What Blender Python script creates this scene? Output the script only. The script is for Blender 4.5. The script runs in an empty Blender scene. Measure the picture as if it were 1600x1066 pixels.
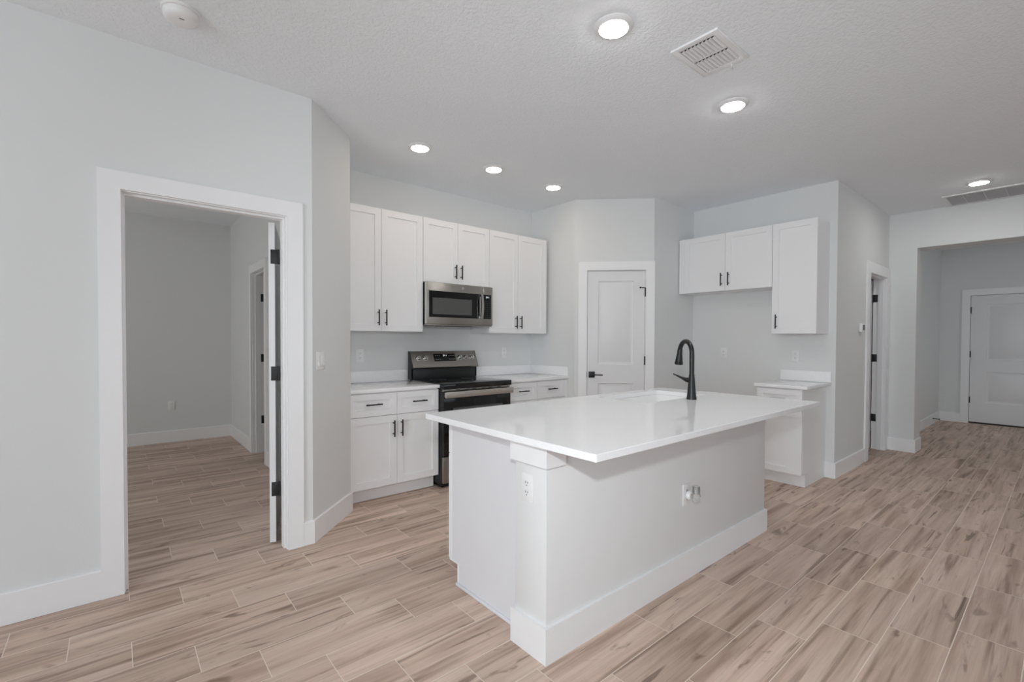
import bpy, bmesh, math, random
from mathutils import Vector, Matrix
random.seed(4)
PI = math.pi
sc = bpy.context.scene
col = sc.collection

# ------------------------------------------------------------------ camera
H = 1.30
FPX, YAW, PITCH, ROLL, CY = 735.88, 0.871161, 0.0174824, -0.0038305, 544.32
cam_d = bpy.data.cameras.new('camera')
cam = bpy.data.objects.new('camera', cam_d)
col.objects.link(cam)
fw = Vector((math.cos(PITCH)*math.cos(YAW), math.cos(PITCH)*math.sin(YAW), -math.sin(PITCH)))
rt = Vector((math.sin(YAW), -math.cos(YAW), 0))
dn = fw.cross(rt)
cr, sr = math.cos(ROLL), math.sin(ROLL)
rt, dn = cr*rt + sr*dn, -sr*rt + cr*dn
cam.matrix_world = Matrix(((rt.x, -dn.x, -fw.x, 0), (rt.y, -dn.y, -fw.y, 0), (rt.z, -dn.z, -fw.z, H), (0, 0, 0, 1)))
cam_d.sensor_fit = 'HORIZONTAL'
cam_d.sensor_width = 36
cam_d.lens = FPX/1600*36
cam_d.shift_y = (CY-533)/1600
cam_d.clip_start = 0.02
sc.camera = cam

# ------------------------------------------------------------------ light and exposure
sc.view_settings.view_transform = 'Standard'
sc.view_settings.look = 'None'
sc.view_settings.gamma = 1
sc.view_settings.use_curve_mapping = False
sc.view_settings.exposure = 0.16
sc.cycles.use_denoising = True
sc.cycles.max_bounces = 14
sc.cycles.diffuse_bounces = 10
sc.cycles.sample_clamp_indirect = 6

w = bpy.data.worlds.new('daylight')
sc.world = w
w.use_nodes = True
bg = w.node_tree.nodes['Background']
bg.inputs[0].default_value = (0.80, 0.90, 1.0, 1)
bg.inputs[1].default_value = 1.0

def area(name, loc, direction, sx, sy, power, color=(1, 1, 1), spread=PI):
    d = bpy.data.lights.new(name, 'AREA')
    d.shape = 'RECTANGLE'
    d.size, d.size_y, d.energy, d.color, d.spread = sx, sy, power, color, spread
    o = bpy.data.objects.new(name, d)
    col.objects.link(o)
    o.location = loc
    o.rotation_euler = Vector(direction).to_track_quat('-Z', 'Z').to_euler()
    return o

# daylight entering through the glazing of the living end of the room, behind the camera
area('slider_daylight', (-4.13, -0.6, 1.2), (1, 0.15, -0.25), 3.6, 2.3, 106, (0.84, 0.94, 1.0))
area('window_daylight', (2.6, -4.13, 1.35), (0, 1, -0.8), 4.4, 1.9, 5, (0.84, 0.94, 1.0))
area('bedroom_daylight', (-3.16, 5.3, 1.5), (1, 0, 0), 1.8, 1.3, 30, (0.95, 0.985, 0.97))
area('foyer_fill', (9.3, -0.86, 1.5), (0, 1, -0.4), 1.2, 1.4, 6.5, (0.90, 0.96, 1.0))  # added fill light with no known source, lifts the dark foyer
# added unseen sunlight through the sliding door; its floor patch bounces to the ceiling
bounce_sun = bpy.data.lights.new('bounce_sun', 'SUN')
bounce_sun.energy = 3.6
bounce_sun.color = (0.84, 0.945, 0.985)
bounce_sun.angle = 0.01
suno = bpy.data.objects.new('bounce_sun', bounce_sun)
suno.rotation_euler = Vector((1.0, 0.12, -1.0)).to_track_quat('-Z', 'Z').to_euler()
col.objects.link(suno)
# the photographer's small flash above the camera
fl = bpy.data.lights.new('camera_flash', 'SPOT')
fl.energy = 70
fl.color = (0.92, 0.97, 1.0)
fl.shadow_soft_size = 0.04
fl.spot_size = math.radians(116)
fl.spot_blend = 0.8
flo = bpy.data.objects.new('camera_flash', fl)
flo.location = (-0.05, -0.02, 1.60)
flo.rotation_euler = (fw + rt*0.22 + Vector((0, 0, -0.12))).to_track_quat('-Z', 'Y').to_euler()
col.objects.link(flo)

# ------------------------------------------------------------------ materials
def lin(c):
    return tuple(x/12.92 if x <= 0.04045 else ((x+0.055)/1.055)**2.4 for x in c)

def mat(name, rgb, rough=0.5, metal=0.0, spec=0.5, bump=None, mottle=0.0, mscale=3.0, aniso=None, coat=0.0, emit=None):
    m = bpy.data.materials.new(name)
    m.use_nodes = True
    nt = m.node_tree
    p = nt.nodes['Principled BSDF']
    c = lin(rgb)
    p.inputs['Base Color'].default_value = (*c, 1)
    p.inputs['Roughness'].default_value = rough
    p.inputs['Metallic'].default_value = metal
    p.inputs['Specular IOR Level'].default_value = spec
    p.inputs['Coat Weight'].default_value = coat
    tc = nt.nodes.new('ShaderNodeTexCoord')
    if mottle:
        n = nt.nodes.new('ShaderNodeTexNoise')
        n.inputs['Scale'].default_value = mscale
        n.inputs['Detail'].default_value = 4
        nt.links.new(tc.outputs['Object'], n.inputs['Vector'])
        r = nt.nodes.new('ShaderNodeMapRange')
        r.inputs['To Min'].default_value = 1-mottle
        r.inputs['To Max'].default_value = 1+mottle
        nt.links.new(n.outputs['Fac'], r.inputs['Value'])
        mx = nt.nodes.new('ShaderNodeVectorMath')
        mx.operation = 'SCALE'
        mx.inputs[0].default_value = c
        nt.links.new(r.outputs['Result'], mx.inputs['Scale'])
        nt.links.new(mx.outputs['Vector'], p.inputs['Base Color'])
    if bump:
        scale, strength, dist = bump[:3]
        n = nt.nodes.new('ShaderNodeTexNoise')
        n.inputs['Scale'].default_value = scale
        n.inputs['Detail'].default_value = 3
        v = tc.outputs['Object']
        if len(bump) > 3:
            mp = nt.nodes.new('ShaderNodeMapping')
            mp.inputs['Scale'].default_value = bump[3]
            nt.links.new(v, mp.inputs['Vector'])
            v = mp.outputs['Vector']
        nt.links.new(v, n.inputs['Vector'])
        b = nt.nodes.new('ShaderNodeBump')
        b.inputs['Strength'].default_value = strength
        b.inputs['Distance'].default_value = dist
        nt.links.new(n.outputs['Fac'], b.inputs['Height'])
        nt.links.new(b.outputs['Normal'], p.inputs['Normal'])
    if emit:
        p.inputs['Emission Color'].default_value = (*emit[0], 1)
        p.inputs['Emission Strength'].default_value = emit[1]
    return m

M = {}
M['wall'] = mat('wall_paint', (0.875, 0.88, 0.88), 0.75, spec=0.3, bump=(90, 0.12, 0.002), mottle=0.008, mscale=2)
M['panel'] = mat('island_end_panel_shaded', (0.885, 0.885, 0.90), 0.38, mottle=0.006)  # cabinet lacquer darkened: the set-back panel's shade put into its colour
M['knee'] = mat('island_wall_paint', (0.885, 0.885, 0.885), 0.6, spec=0.3, bump=(90, 0.10, 0.002), mottle=0.008, mscale=2)
M['trim'] = mat('trim_paint', (0.935, 0.935, 0.94), 0.38, mottle=0.006)
M['door'] = mat('door_paint', (0.89, 0.89, 0.895), 0.42, mottle=0.006)
M['cab'] = mat('cabinet_lacquer', (0.935, 0.935, 0.94), 0.36, mottle=0.006)
M['gap'] = mat('cabinet_carcass_shadow_gap', (0.62, 0.62, 0.62), 0.7, mottle=0.02)
M['black'] = mat('matte_black_metal', (0.055, 0.055, 0.058), 0.42, spec=0.45, mottle=0.05, mscale=20)
M['hinge'] = mat('black_hinge_metal', (0.10, 0.10, 0.11), 0.5, mottle=0.05, mscale=20)
M['faucet'] = mat('black_faucet_finish', (0.085, 0.085, 0.085), 0.34, spec=0.5, mottle=0.04, mscale=15)
M['steel'] = mat('brushed_stainless', (0.66, 0.645, 0.62), 0.30, metal=1.0, bump=(60, 0.10, 0.001, (1, 30, 60)), mottle=0.03, mscale=6)
M['steel_bar'] = mat('satin_stainless_bar', (0.80, 0.78, 0.755), 0.42, metal=1.0, mottle=0.03, mscale=6)
M['steel_edge'] = mat('polished_stainless', (0.80, 0.80, 0.79), 0.22, metal=1.0, mottle=0.02)
M['blackglass'] = mat('black_glass', (0.05, 0.05, 0.053), 0.10, spec=0.5, mottle=0.02)
M['cooktop'] = mat('ceramic_cooktop', (0.055, 0.055, 0.058), 0.055, spec=0.6, mottle=0.02)
M['screen'] = mat('window_mesh', (0.32, 0.32, 0.32), 0.28, spec=0.5, bump=(500, 0.1, 0.001), mottle=0.04, mscale=200)
M['enamel'] = mat('black_enamel', (0.11, 0.11, 0.115), 0.35, mottle=0.04)
M['plastic'] = mat('white_plastic', (0.92, 0.92, 0.92), 0.35, mottle=0.006)
M['slot'] = mat('dark_slot', (0.36, 0.36, 0.36), 0.7, mottle=0.05)
M['ceramic'] = mat('sink_ceramic', (0.95, 0.95, 0.95), 0.18, mottle=0.004)
M['vent'] = mat('vent_enamel', (0.90, 0.90, 0.905), 0.4, mottle=0.006)
M['vent_dark'] = mat('vent_throat', (0.16, 0.16, 0.16), 0.9, mottle=0.05)
M['filter'] = mat('grille_filter', (0.52, 0.52, 0.515), 0.9, mottle=0.06, mscale=30)
M['print'] = mat('keypad_print', (0.55, 0.55, 0.56), 0.5, mottle=0.02)
M['clock'] = mat('clock_segments', (0.8, 0.85, 0.85), 0.4, emit=((0.85, 0.95, 1.0), 0.9))
M['lens_warm'] = mat('warm_lamp_lens', (1, 1, 1), 0.4, emit=((1.0, 0.84, 0.66), 28.0))
M['lens_cool'] = mat('neutral_lamp_lens', (1, 1, 1), 0.4, emit=((0.98, 0.985, 0.95), 105.0))
M['frame'] = mat('window_frame_vinyl', (0.92, 0.92, 0.92), 0.4, mottle=0.006)
M['threshold'] = mat('bronze_threshold', (0.22, 0.18, 0.15), 0.5, mottle=0.05)

def ceiling_mat():
    m = mat('ceiling_knockdown', (0.935, 0.95, 0.965), 0.85, spec=0.2)
    nt = m.node_tree
    p = nt.nodes['Principled BSDF']
    tc = nt.nodes.new('ShaderNodeTexCoord')
    n = nt.nodes.new('ShaderNodeTexNoise')
    n.inputs['Scale'].default_value = 52
    n.inputs['Detail'].default_value = 2.5
    n.inputs['Roughness'].default_value = 0.5
    n.inputs['Distortion'].default_value = 0.6
    nt.links.new(tc.outputs['Object'], n.inputs['Vector'])
    r = nt.nodes.new('ShaderNodeMapRange')
    r.interpolation_type = 'SMOOTHSTEP'
    r.inputs['From Min'].default_value = 0.42
    r.inputs['From Max'].default_value = 0.58
    nt.links.new(n.outputs['Fac'], r.inputs['Value'])
    b = nt.nodes.new('ShaderNodeBump')
    b.inputs['Strength'].default_value = 0.38
    b.inputs['Distance'].default_value = 0.004
    nt.links.new(r.outputs['Result'], b.inputs['Height'])
    nt.links.new(b.outputs['Normal'], p.inputs['Normal'])
    return m
M['ceiling'] = ceiling_mat()

def quartz_mat():
    m = mat('white_quartz', (0.93, 0.93, 0.935), 0.065, spec=0.5)
    nt = m.node_tree
    p = nt.nodes['Principled BSDF']
    tc = nt.nodes.new('ShaderNodeTexCoord')
    n = nt.nodes.new('ShaderNodeTexVoronoi')
    n.inputs['Scale'].default_value = 160
    nt.links.new(tc.outputs['Object'], n.inputs['Vector'])
    r = nt.nodes.new('ShaderNodeValToRGB')
    r.color_ramp.elements[0].position = 0.0
    r.color_ramp.elements[0].color = (*lin((0.935, 0.935, 0.94)), 1)
    r.color_ramp.elements[1].position = 0.22
    r.color_ramp.elements[1].color = (*lin((0.96, 0.96, 0.965)), 1)
    nt.links.new(n.outputs['Distance'], r.inputs['Fac'])
    n2 = nt.nodes.new('ShaderNodeTexNoise')
    n2.inputs['Scale'].default_value = 60
    n2.inputs['Detail'].default_value = 6
    nt.links.new(tc.outputs['Object'], n2.inputs['Vector'])
    mr = nt.nodes.new('ShaderNodeMapRange')
    mr.inputs['From Min'].default_value = 0.3
    mr.inputs['From Max'].default_value = 0.7
    mr.inputs['To Min'].default_value = 0.988
    mr.inputs['To Max'].default_value = 1.012
    nt.links.new(n2.outputs['Fac'], mr.inputs['Value'])
    s = nt.nodes.new('ShaderNodeVectorMath')
    s.operation = 'SCALE'
    nt.links.new(r.outputs['Color'], s.inputs[0])
    nt.links.new(mr.outputs['Result'], s.inputs['Scale'])
    nt.links.new(s.outputs['Vector'], p.inputs['Base Color'])
    return m
M['quartz'] = quartz_mat()

TILE_W, TILE_L, TILE_Y0, TILE_X0, TILE_STEP = 0.206, 0.6115, 0.310, 0.245, 0.2038

def floor_mat():
    m = bpy.data.materials.new('wood_look_tile')
    m.use_nodes = True
    nt = m.node_tree
    L = nt.links.new
    p = nt.nodes['Principled BSDF']
    tc = nt.nodes.new('ShaderNodeTexCoord')
    sep = nt.nodes.new('ShaderNodeSeparateXYZ')
    L(tc.outputs['Object'], sep.inputs[0])

    def math_(op, a, b=None, c=None):
        n = nt.nodes.new('ShaderNodeMath')
        n.operation = op
        for i, v in enumerate((a, b, c)):
            if v is None:
                continue
            if isinstance(v, (int, float)):
                n.inputs[i].default_value = v
            else:
                L(v, n.inputs[i])
        return n.outputs[0]
    def rng(v, a, b, c=0.0, d=1.0, smooth=True):
        n = nt.nodes.new('ShaderNodeMapRange')
        n.interpolation_type = 'SMOOTHSTEP' if smooth else 'LINEAR'
        for i, x in zip((1, 2, 3, 4), (a, b, c, d)):
            n.inputs[i].default_value = x
        L(v, n.inputs[0])
        return n.outputs[0]
    X, Y = sep.outputs[0], sep.outputs[1]
    v = math_('DIVIDE', math_('SUBTRACT', Y, TILE_Y0), TILE_W)
    k = math_('FLOOR', v)
    fv = math_('SUBTRACT', v, k)
    u = math_('DIVIDE', math_('ADD', math_('SUBTRACT', X, TILE_X0), math_('MULTIPLY', k, TILE_STEP)), TILE_L)
    j = math_('FLOOR', u)
    fu = math_('SUBTRACT', u, j)
    cmb = nt.nodes.new('ShaderNodeCombineXYZ')
    L(j, cmb.inputs[0]); L(k, cmb.inputs[1])
    wn = nt.nodes.new('ShaderNodeTexWhiteNoise')
    wn.noise_dimensions = '3D'
    L(cmb.outputs[0], wn.inputs['Vector'])
    rsep = nt.nodes.new('ShaderNodeSeparateColor')
    L(wn.outputs['Color'], rsep.inputs[0])
    r1, r2, r3 = rsep.outputs[0], rsep.outputs[1], rsep.outputs[2]
    # grout mask
    eu = math_('MULTIPLY', math_('MINIMUM', fu, math_('SUBTRACT', 1.0, fu)), TILE_L)
    ev = math_('MULTIPLY', math_('MINIMUM', fv, math_('SUBTRACT', 1.0, fv)), TILE_W)
    e = math_('MINIMUM', eu, ev)
    tile = rng(e, 0.0013, 0.0022)
    # plank-local grain coordinates, shuffled per tile
    lx = math_('MULTIPLY', fu, TILE_L)
    ly = math_('MULTIPLY', fv, TILE_W)
    gx = math_('ADD', lx, math_('MULTIPLY', r1, 37.0))
    gy = math_('ADD', ly, math_('MULTIPLY', r2, 23.0))
    def grain(sx, sy, scale, detail, dist, rough=0.55, zoff=0.0):
        c = nt.nodes.new('ShaderNodeCombineXYZ')
        L(math_('MULTIPLY', gx, sx), c.inputs[0])
        L(math_('MULTIPLY', gy, sy), c.inputs[1])
        L(math_('ADD', math_('MULTIPLY', r3, 11.0), zoff), c.inputs[2])
        n = nt.nodes.new('ShaderNodeTexNoise')
        n.inputs['Scale'].default_value = scale
        n.inputs['Detail'].default_value = detail
        n.inputs['Roughness'].default_value = rough
        n.inputs['Distortion'].default_value = dist
        L(c.outputs[0], n.inputs['Vector'])
        return n.outputs['Fac']
    broad = grain(0.7, 9.0, 1.6, 3, 0.4)
    streak = grain(0.55, 13.0, 1.8, 3, 0.35, zoff=3.0)
    fine = grain(2.0, 80.0, 2.0, 4, 0.2, zoff=7.0)
    blot = grain(2.6, 8.0, 1.6, 3, 0.8, zoff=5.0)
    vein = grain(0.9, 16.0, 1.5, 4, 0.9, zoff=9.0)

    ramp = nt.nodes.new('ShaderNodeValToRGB')
    el = ramp.color_ramp.elements
    el[0].position = 0.30; el[0].color = (*lin((0.705, 0.605, 0.540)), 1)
    el[1].position = 0.70; el[1].color = (*lin((0.890, 0.802, 0.742)), 1)
    x = el.new(0.5); x.color = (*lin((0.835, 0.738, 0.675)), 1)
    L(math_('ADD', broad, math_('MULTIPLY', math_('SUBTRACT', r3, 0.5), 0.12)), ramp.inputs['Fac'])
    def mix(fac, a, b, mode='MIX'):
        n = nt.nodes.new('ShaderNodeMix')
        n.data_type = 'RGBA'
        n.blend_type = mode
        if isinstance(fac, float):
            n.inputs[0].default_value = fac
        else:
            L(fac, n.inputs[0])
        for i, q in ((6, a), (7, b)):
            if isinstance(q, tuple):
                n.inputs[i].default_value = (*q, 1)
            else:
                L(q, n.inputs[i])
        return n.outputs[2]
    c = ramp.outputs['Color']
    c = mix(math_('MULTIPLY', rng(streak, 0.52, 0.72), 0.66), c, lin((0.495, 0.400, 0.340)))
    c = mix(math_('MULTIPLY', rng(blot, 0.60, 0.74), 0.68), c, lin((0.475, 0.385, 0.328)))
    c = mix(math_('MULTIPLY', rng(vein, 0.64, 0.69), 0.62), c, lin((0.37, 0.305, 0.265)))
    c = mix(math_('MULTIPLY', rng(fine, 0.35, 0.75), 0.18), c, lin((0.55, 0.47, 0.42)))
    val = math_('ADD', 0.85, math_('MULTIPLY', r1, 0.17))
    s = nt.nodes.new('ShaderNodeVectorMath'); s.operation = 'SCALE'
    L(c, s.inputs[0]); L(val, s.inputs['Scale'])
    c = mix(tile, lin((0.90, 0.85, 0.80)), s.outputs['Vector'])
    L(c, p.inputs['Base Color'])
    rr = nt.nodes.new('ShaderNodeMapRange')
    L(tile, rr.inputs[0])
    rr.inputs['To Min'].default_value = 0.9
    rr.inputs['To Max'].default_value = 0.50
    L(rr.outputs[0], p.inputs['Roughness'])
    p.inputs['Specular IOR Level'].default_value = 0.22
    b = nt.nodes.new('ShaderNodeBump')
    b.inputs['Strength'].default_value = 0.5
    b.inputs['Distance'].default_value = 0.0015
    L(math_('ADD', tile, math_('MULTIPLY', fine, 0.15)), b.inputs['Height'])
    L(b.outputs['Normal'], p.inputs['Normal'])
    return m
M['floor'] = floor_mat()

def clear_mat(name, rgb, ior=1.45):
    m = bpy.data.materials.new(name)
    m.use_nodes = True
    nt = m.node_tree
    p = nt.nodes['Principled BSDF']
    p.inputs['Base Color'].default_value = (*lin(rgb), 1)
    p.inputs['Roughness'].default_value = 0.05
    p.inputs['Transmission Weight'].default_value = 0.9
    p.inputs['IOR'].default_value = ior
    n = nt.nodes.new('ShaderNodeTexNoise')
    n.inputs['Scale'].default_value = 40
    b = nt.nodes.new('ShaderNodeBump')
    b.inputs['Strength'].default_value = 0.03
    nt.links.new(n.outputs['Fac'], b.inputs['Height'])
    nt.links.new(b.outputs['Normal'], p.inputs['Normal'])
    return m
M['clear'] = clear_mat('clear_plastic', (0.95, 0.95, 0.95))

# ------------------------------------------------------------------ mesh helpers
class MB:
    """collects shapes; build() links them as ONE mesh object. off is subtracted from every vertex."""
    def __init__(self, off=(0, 0, 0)):
        self.bm = bmesh.new()
        self.off = Vector(off)
        self.weld = False

    def box(self, x0, x1, y0, y1, z0, z1, bev=0.0, seg=2):
        t = bmesh.new()
        r = bmesh.ops.create_cube(t, size=1)
        for v in t.verts:
            v.co = Vector(((x0+x1)/2 + v.co.x*(x1-x0), (y0+y1)/2 + v.co.y*(y1-y0), (z0+z1)/2 + v.co.z*(z1-z0)))
        if bev > 0:
            bmesh.ops.bevel(t, geom=list(t.edges), offset=bev, segments=seg, profile=0.5, affect='EDGES')
        self._merge(t)
        return self

    def _merge(self, t):
        me = bpy.data.meshes.new('tmp')
        t.to_mesh(me); t.free()
        self.bm.from_mesh(me)
        bpy.data.meshes.remove(me)

    def face(self, pts):
        vs = [self.bm.verts.new(p) for p in pts]
        return self.bm.faces.new(vs)

    def prism(self, poly, z0, z1):
        n = len(poly)
        a = [self.bm.verts.new((x, y, z0)) for x, y in poly]
        b = [self.bm.verts.new((x, y, z1)) for x, y in poly]
        self.bm.faces.new(a[::-1]); self.bm.faces.new(b)
        for i in range(n):
            self.bm.faces.new((a[i], a[(i+1) % n], b[(i+1) % n], b[i]))
        return self

    def extrude_x(self, prof, x0, x1):
        """profile in (y, z) swept along x"""
        n = len(prof)
        a = [self.bm.verts.new((x0, y, z)) for y, z in prof]
        b = [self.bm.verts.new((x1, y, z)) for y, z in prof]
        self.bm.faces.new(a); self.bm.faces.new(b[::-1])
        for i in range(n):
            self.bm.faces.new((a[i], b[i], b[(i+1) % n], a[(i+1) % n]))
        return self

    def tube(self, pts, radii, n=20, cap=True):
        pts = [Vector(p) for p in pts]
        if isinstance(radii, (int, float)):
            radii = [radii]*len(pts)
        rings = []
        up = None
        for i, p in enumerate(pts):
            d = (pts[min(i+1, len(pts)-1)] - pts[max(i-1, 0)]).normalized()
            if up is None:
                up = Vector((0, 0, 1)) if abs(d.z) < 0.9 else Vector((1, 0, 0))
            a = d.cross(up).normalized()
            b = a.cross(d).normalized()
            up = b
            rings.append([self.bm.verts.new(p + radii[i]*(math.cos(2*PI*q/n)*a + math.sin(2*PI*q/n)*b)) for q in range(n)])
        for r0, r1 in zip(rings, rings[1:]):
            for q in range(n):
                self.bm.faces.new((r0[q], r0[(q+1) % n], r1[(q+1) % n], r1[q]))
        if cap:
            self.bm.faces.new(rings[0][::-1]); self.bm.faces.new(rings[-1])
        return self

    def lathe(self, prof, c=(0, 0, 0), n=40, axis='z'):
        """prof: list of (r, h)"""
        c = Vector(c)
        rings = []
        for r, h in prof:
            ring = []
            for q in range(n if r > 1e-6 else 1):
                a = 2*PI*q/n
                v = Vector((r*math.cos(a), r*math.sin(a), h))
                if axis == 'y':
                    v = Vector((v.x, -v.z, v.y))      # h grows toward -y
                ring.append(self.bm.verts.new(c+v))
            rings.append(ring)
        for r0, r1 in zip(rings, rings[1:]):
            for q in range(n):
                a, b = r0[q % len(r0)], r0[(q+1) % len(r0)]
                d, e = r1[q % len(r1)], r1[(q+1) % len(r1)]
                f = []
                for z in (a, b, e, d):
                    if z not in f:
                        f.append(z)
                if len(f) > 2:
                    self.bm.faces.new(f)
        return self

    def slab(self, x0, x1, z0, z1, y0, y1, panels, rings, both=False):
        """a board with front at y0 and back at y1 (front faces -y); panels get moulded rings [(inset, depth)...]"""
        self.weld = True
        def side(y, s):
            xs = sorted({x0, x1, *[p[0] for p in panels], *[p[1] for p in panels]})
            zs = sorted({z0, z1, *[p[2] for p in panels], *[p[3] for p in panels]})
            for a, b in zip(xs, xs[1:]):
                for c, d in zip(zs, zs[1:]):
                    if any(p[0] <= (a+b)/2 <= p[1] and p[2] <= (c+d)/2 <= p[3] for p in panels):
                        continue
                    q = [(a, y, c), (b, y, c), (b, y, d), (a, y, d)]
                    self.face(q if s > 0 else q[::-1])
            for p in panels:
                prev = [(p[0], y, p[2]), (p[1], y, p[2]), (p[1], y, p[3]), (p[0], y, p[3])]
                for ins, dep in rings:
                    yy = y + s*dep
                    cur = [(p[0]+ins, yy, p[2]+ins), (p[1]-ins, yy, p[2]+ins), (p[1]-ins, yy, p[3]-ins), (p[0]+ins, yy, p[3]-ins)]
                    for i in range(4):
                        q = [prev[i], prev[(i+1) % 4], cur[(i+1) % 4], cur[i]]
                        self.face(q if s > 0 else q[::-1])
                    prev = cur
                self.face(prev if s > 0 else prev[::-1])
        side(y0, 1)
        if both:
            side(y1, -1)
        else:
            self.face([(x1, y1, z0), (x0, y1, z0), (x0, y1, z1), (x1, y1, z1)])
        for a, b in (((x0, z0), (x1, z0)), ((x1, z0), (x1, z1)), ((x1, z1), (x0, z1)), ((x0, z1), (x0, z0))):
            self.face([(b[0], y0, b[1]), (a[0], y0, a[1]), (a[0], y1, a[1]), (b[0], y1, b[1])])
        return self

    def build(self, name, material, parent=None, smooth=25):
        if self.weld:
            bmesh.ops.remove_doubles(self.bm, verts=self.bm.verts, dist=1e-5)
        bmesh.ops.recalc_face_normals(self.bm, faces=self.bm.faces)
        if self.off.length:
            bmesh.ops.translate(self.bm, verts=self.bm.verts, vec=-self.off)
        me = bpy.data.meshes.new(name)
        self.bm.to_mesh(me); self.bm.free()
        me.materials.append(material)
        for p in me.polygons:
            p.use_smooth = True
        me.set_sharp_from_angle(angle=math.radians(smooth))
        o = bpy.data.objects.new(name, me)
        col.objects.link(o)
        if parent is not None:
            o.parent = parent
        return o

def tag(o, label, cat, group=None, kind=None):
    o['label'] = label
    o['category'] = cat
    if group: o['group'] = group
    if kind: o['kind'] = kind
    return o

def thing(name, loc, label, cat, rotz=0.0, group=None, kind=None):
    o = bpy.data.objects.new(name, None)
    o.empty_display_size = 0.1
    o.location = loc
    o.rotation_euler = (0, 0, rotz)
    col.objects.link(o)
    return tag(o, label, cat, group, kind)

def copy_tree(o, parent=None):
    c = o.copy()
    col.objects.link(c)
    if parent is not None:
        c.parent = parent
    for ch in list(o.children):
        copy_tree(ch, c)
    return c

def struct(name, mb, m, label, cat):
    return tag(mb.build(name, m), label, cat, kind='structure')

# ------------------------------------------------------------------ the shell
CEIL = 2.81
XR = 5.195          # refrigerator wall
YB = 4.155          # range wall
XE = 7.128          # wall with the foyer opening
YF = 1.41           # foyer left wall
XF = 10.45          # front door wall
XBR = 1.19          # bedroom right wall
YBB = 7.285         # bedroom far wall

struct('floor', MB().box(-4.2, 11.2, -4.2, 8.0, -0.12, 0.0), M['floor'], 'tan wood look plank tile floor running through every room', 'floor')
struct('ceiling', MB().box(-4.2, 11.2, -4.2, 8.0, CEIL, CEIL+0.12), M['ceiling'], 'white textured ceiling holding the recessed lights', 'ceiling')

def wall(name, p0, p1, t, label, openings=(), z1=CEIL, s_from=0.0):
    """visible face runs p0 -> p1 with the room on the right-hand side; thickness t goes to the left"""
    p0, p1 = Vector(p0), Vector(p1)
    d = (p1-p0); L = d.length; d = d/L
    n = Vector((-d.y, d.x))
    mb = MB()
    def piece(a, b, c, e):
        if b-a < 1e-4 or e-c < 1e-4:
            return
        q = [p0+d*a, p0+d*b, p0+d*b+n*t, p0+d*a+n*t]
        mb.prism([(v.x, v.y) for v in q], c, e)
    s = 0.0
    for a, b, c, e in openings:
        piece(s, a, 0, z1)
        piece(a, b, 0, c)
        piece(a, b, e, z1)
        s = b
    piece(s, L, 0, z1)
    return struct(name, mb, M['wall'], label, 'wall')

A = (0.955, 3.10); B = (1.352, 3.497)
P1 = (3.795, 3.46); P2 = (4.385, 2.87)
D1 = (0.030, 0.800, 2.045)      # bedroom door opening on the left wall
wall('wall_left', (-4.0, 3.10), A, 0.12, 'white wall at far left around the open bedroom doorway', [(4.0+D1[0]-0.018, 4.0+D1[1]+0.018, 0, D1[2]+0.018)])
wall('wall_left_angle', A, B, 0.085, 'narrow angled white wall carrying the light switch')
wall('wall_left_return', B, (1.352, YB), 0.16, 'short return wall at the left end of the range counter')
wall('wall_back', (1.352, YB), (3.795, YB), 0.12, 'back kitchen wall behind range and microwave')
wall('wall_pantry_side', (3.795, YB), P1, 0.10, 'short side wall where the right counter ends by the pantry')
wall('wall_pantry', P1, P2, 0.10, 'angled white wall around the closed pantry door', [(0.127, 0.753, 0, 2.055)])
wall('wall_pantry_return', P2, (XR, 2.87), 0.10, 'shaded return wall right of the pantry door')
wall('wall_right', (XR, 2.87), (XR, 1.55), 0.12, 'white wall of the empty refrigerator alcove behind the right cabinets')
D3 = (6.285, 7.000, 2.045)
wall('wall_stub', (XR, 1.43), (XE, 1.43), 0.12, 'shaded side wall with thermostat and partly open door', [(D3[0]-0.018-XR, D3[1]+0.018-XR, 0, D3[2]+0.018)])
wall('wall_entry', (XE, 1.43), (XE, -4.0), 0.32, 'white wall around the wide cased foyer opening', [(1.43-1.170, 1.43+0.45, 0, 2.386)])
wall('wall_foyer_left', (XE+0.32, YF), (XF, YF), 0.10, 'left wall of the dim foyer')
wall('wall_foyer_back', (XF, YF), (XF, -0.75), 0.15, 'dim foyer wall around the front door', [(YF-1.055, YF-0.135, 0, 2.045)])
wall('wall_foyer_right', (XF, -0.75), (XE+0.32, -0.75), 0.12, 'right wall of the foyer outside the view', [(XF-9.95, XF-8.65, 0.75, 2.25)])  # unseen opening added for the foyer fill light
wall('wall_rear', (XE, -4.0), (-4.0, -4.0), 0.12, 'rear living room wall with a wide window behind the camera', [(XE-4.8, XE-0.4, 0.4, 2.3)])
wall('wall_rear_left', (-4.0, -4.0), (-4.0, 3.10), 0.12, 'living room wall with sliding glass door behind the camera', [(1.6, 5.2, 0.03, 2.35)])
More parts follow.
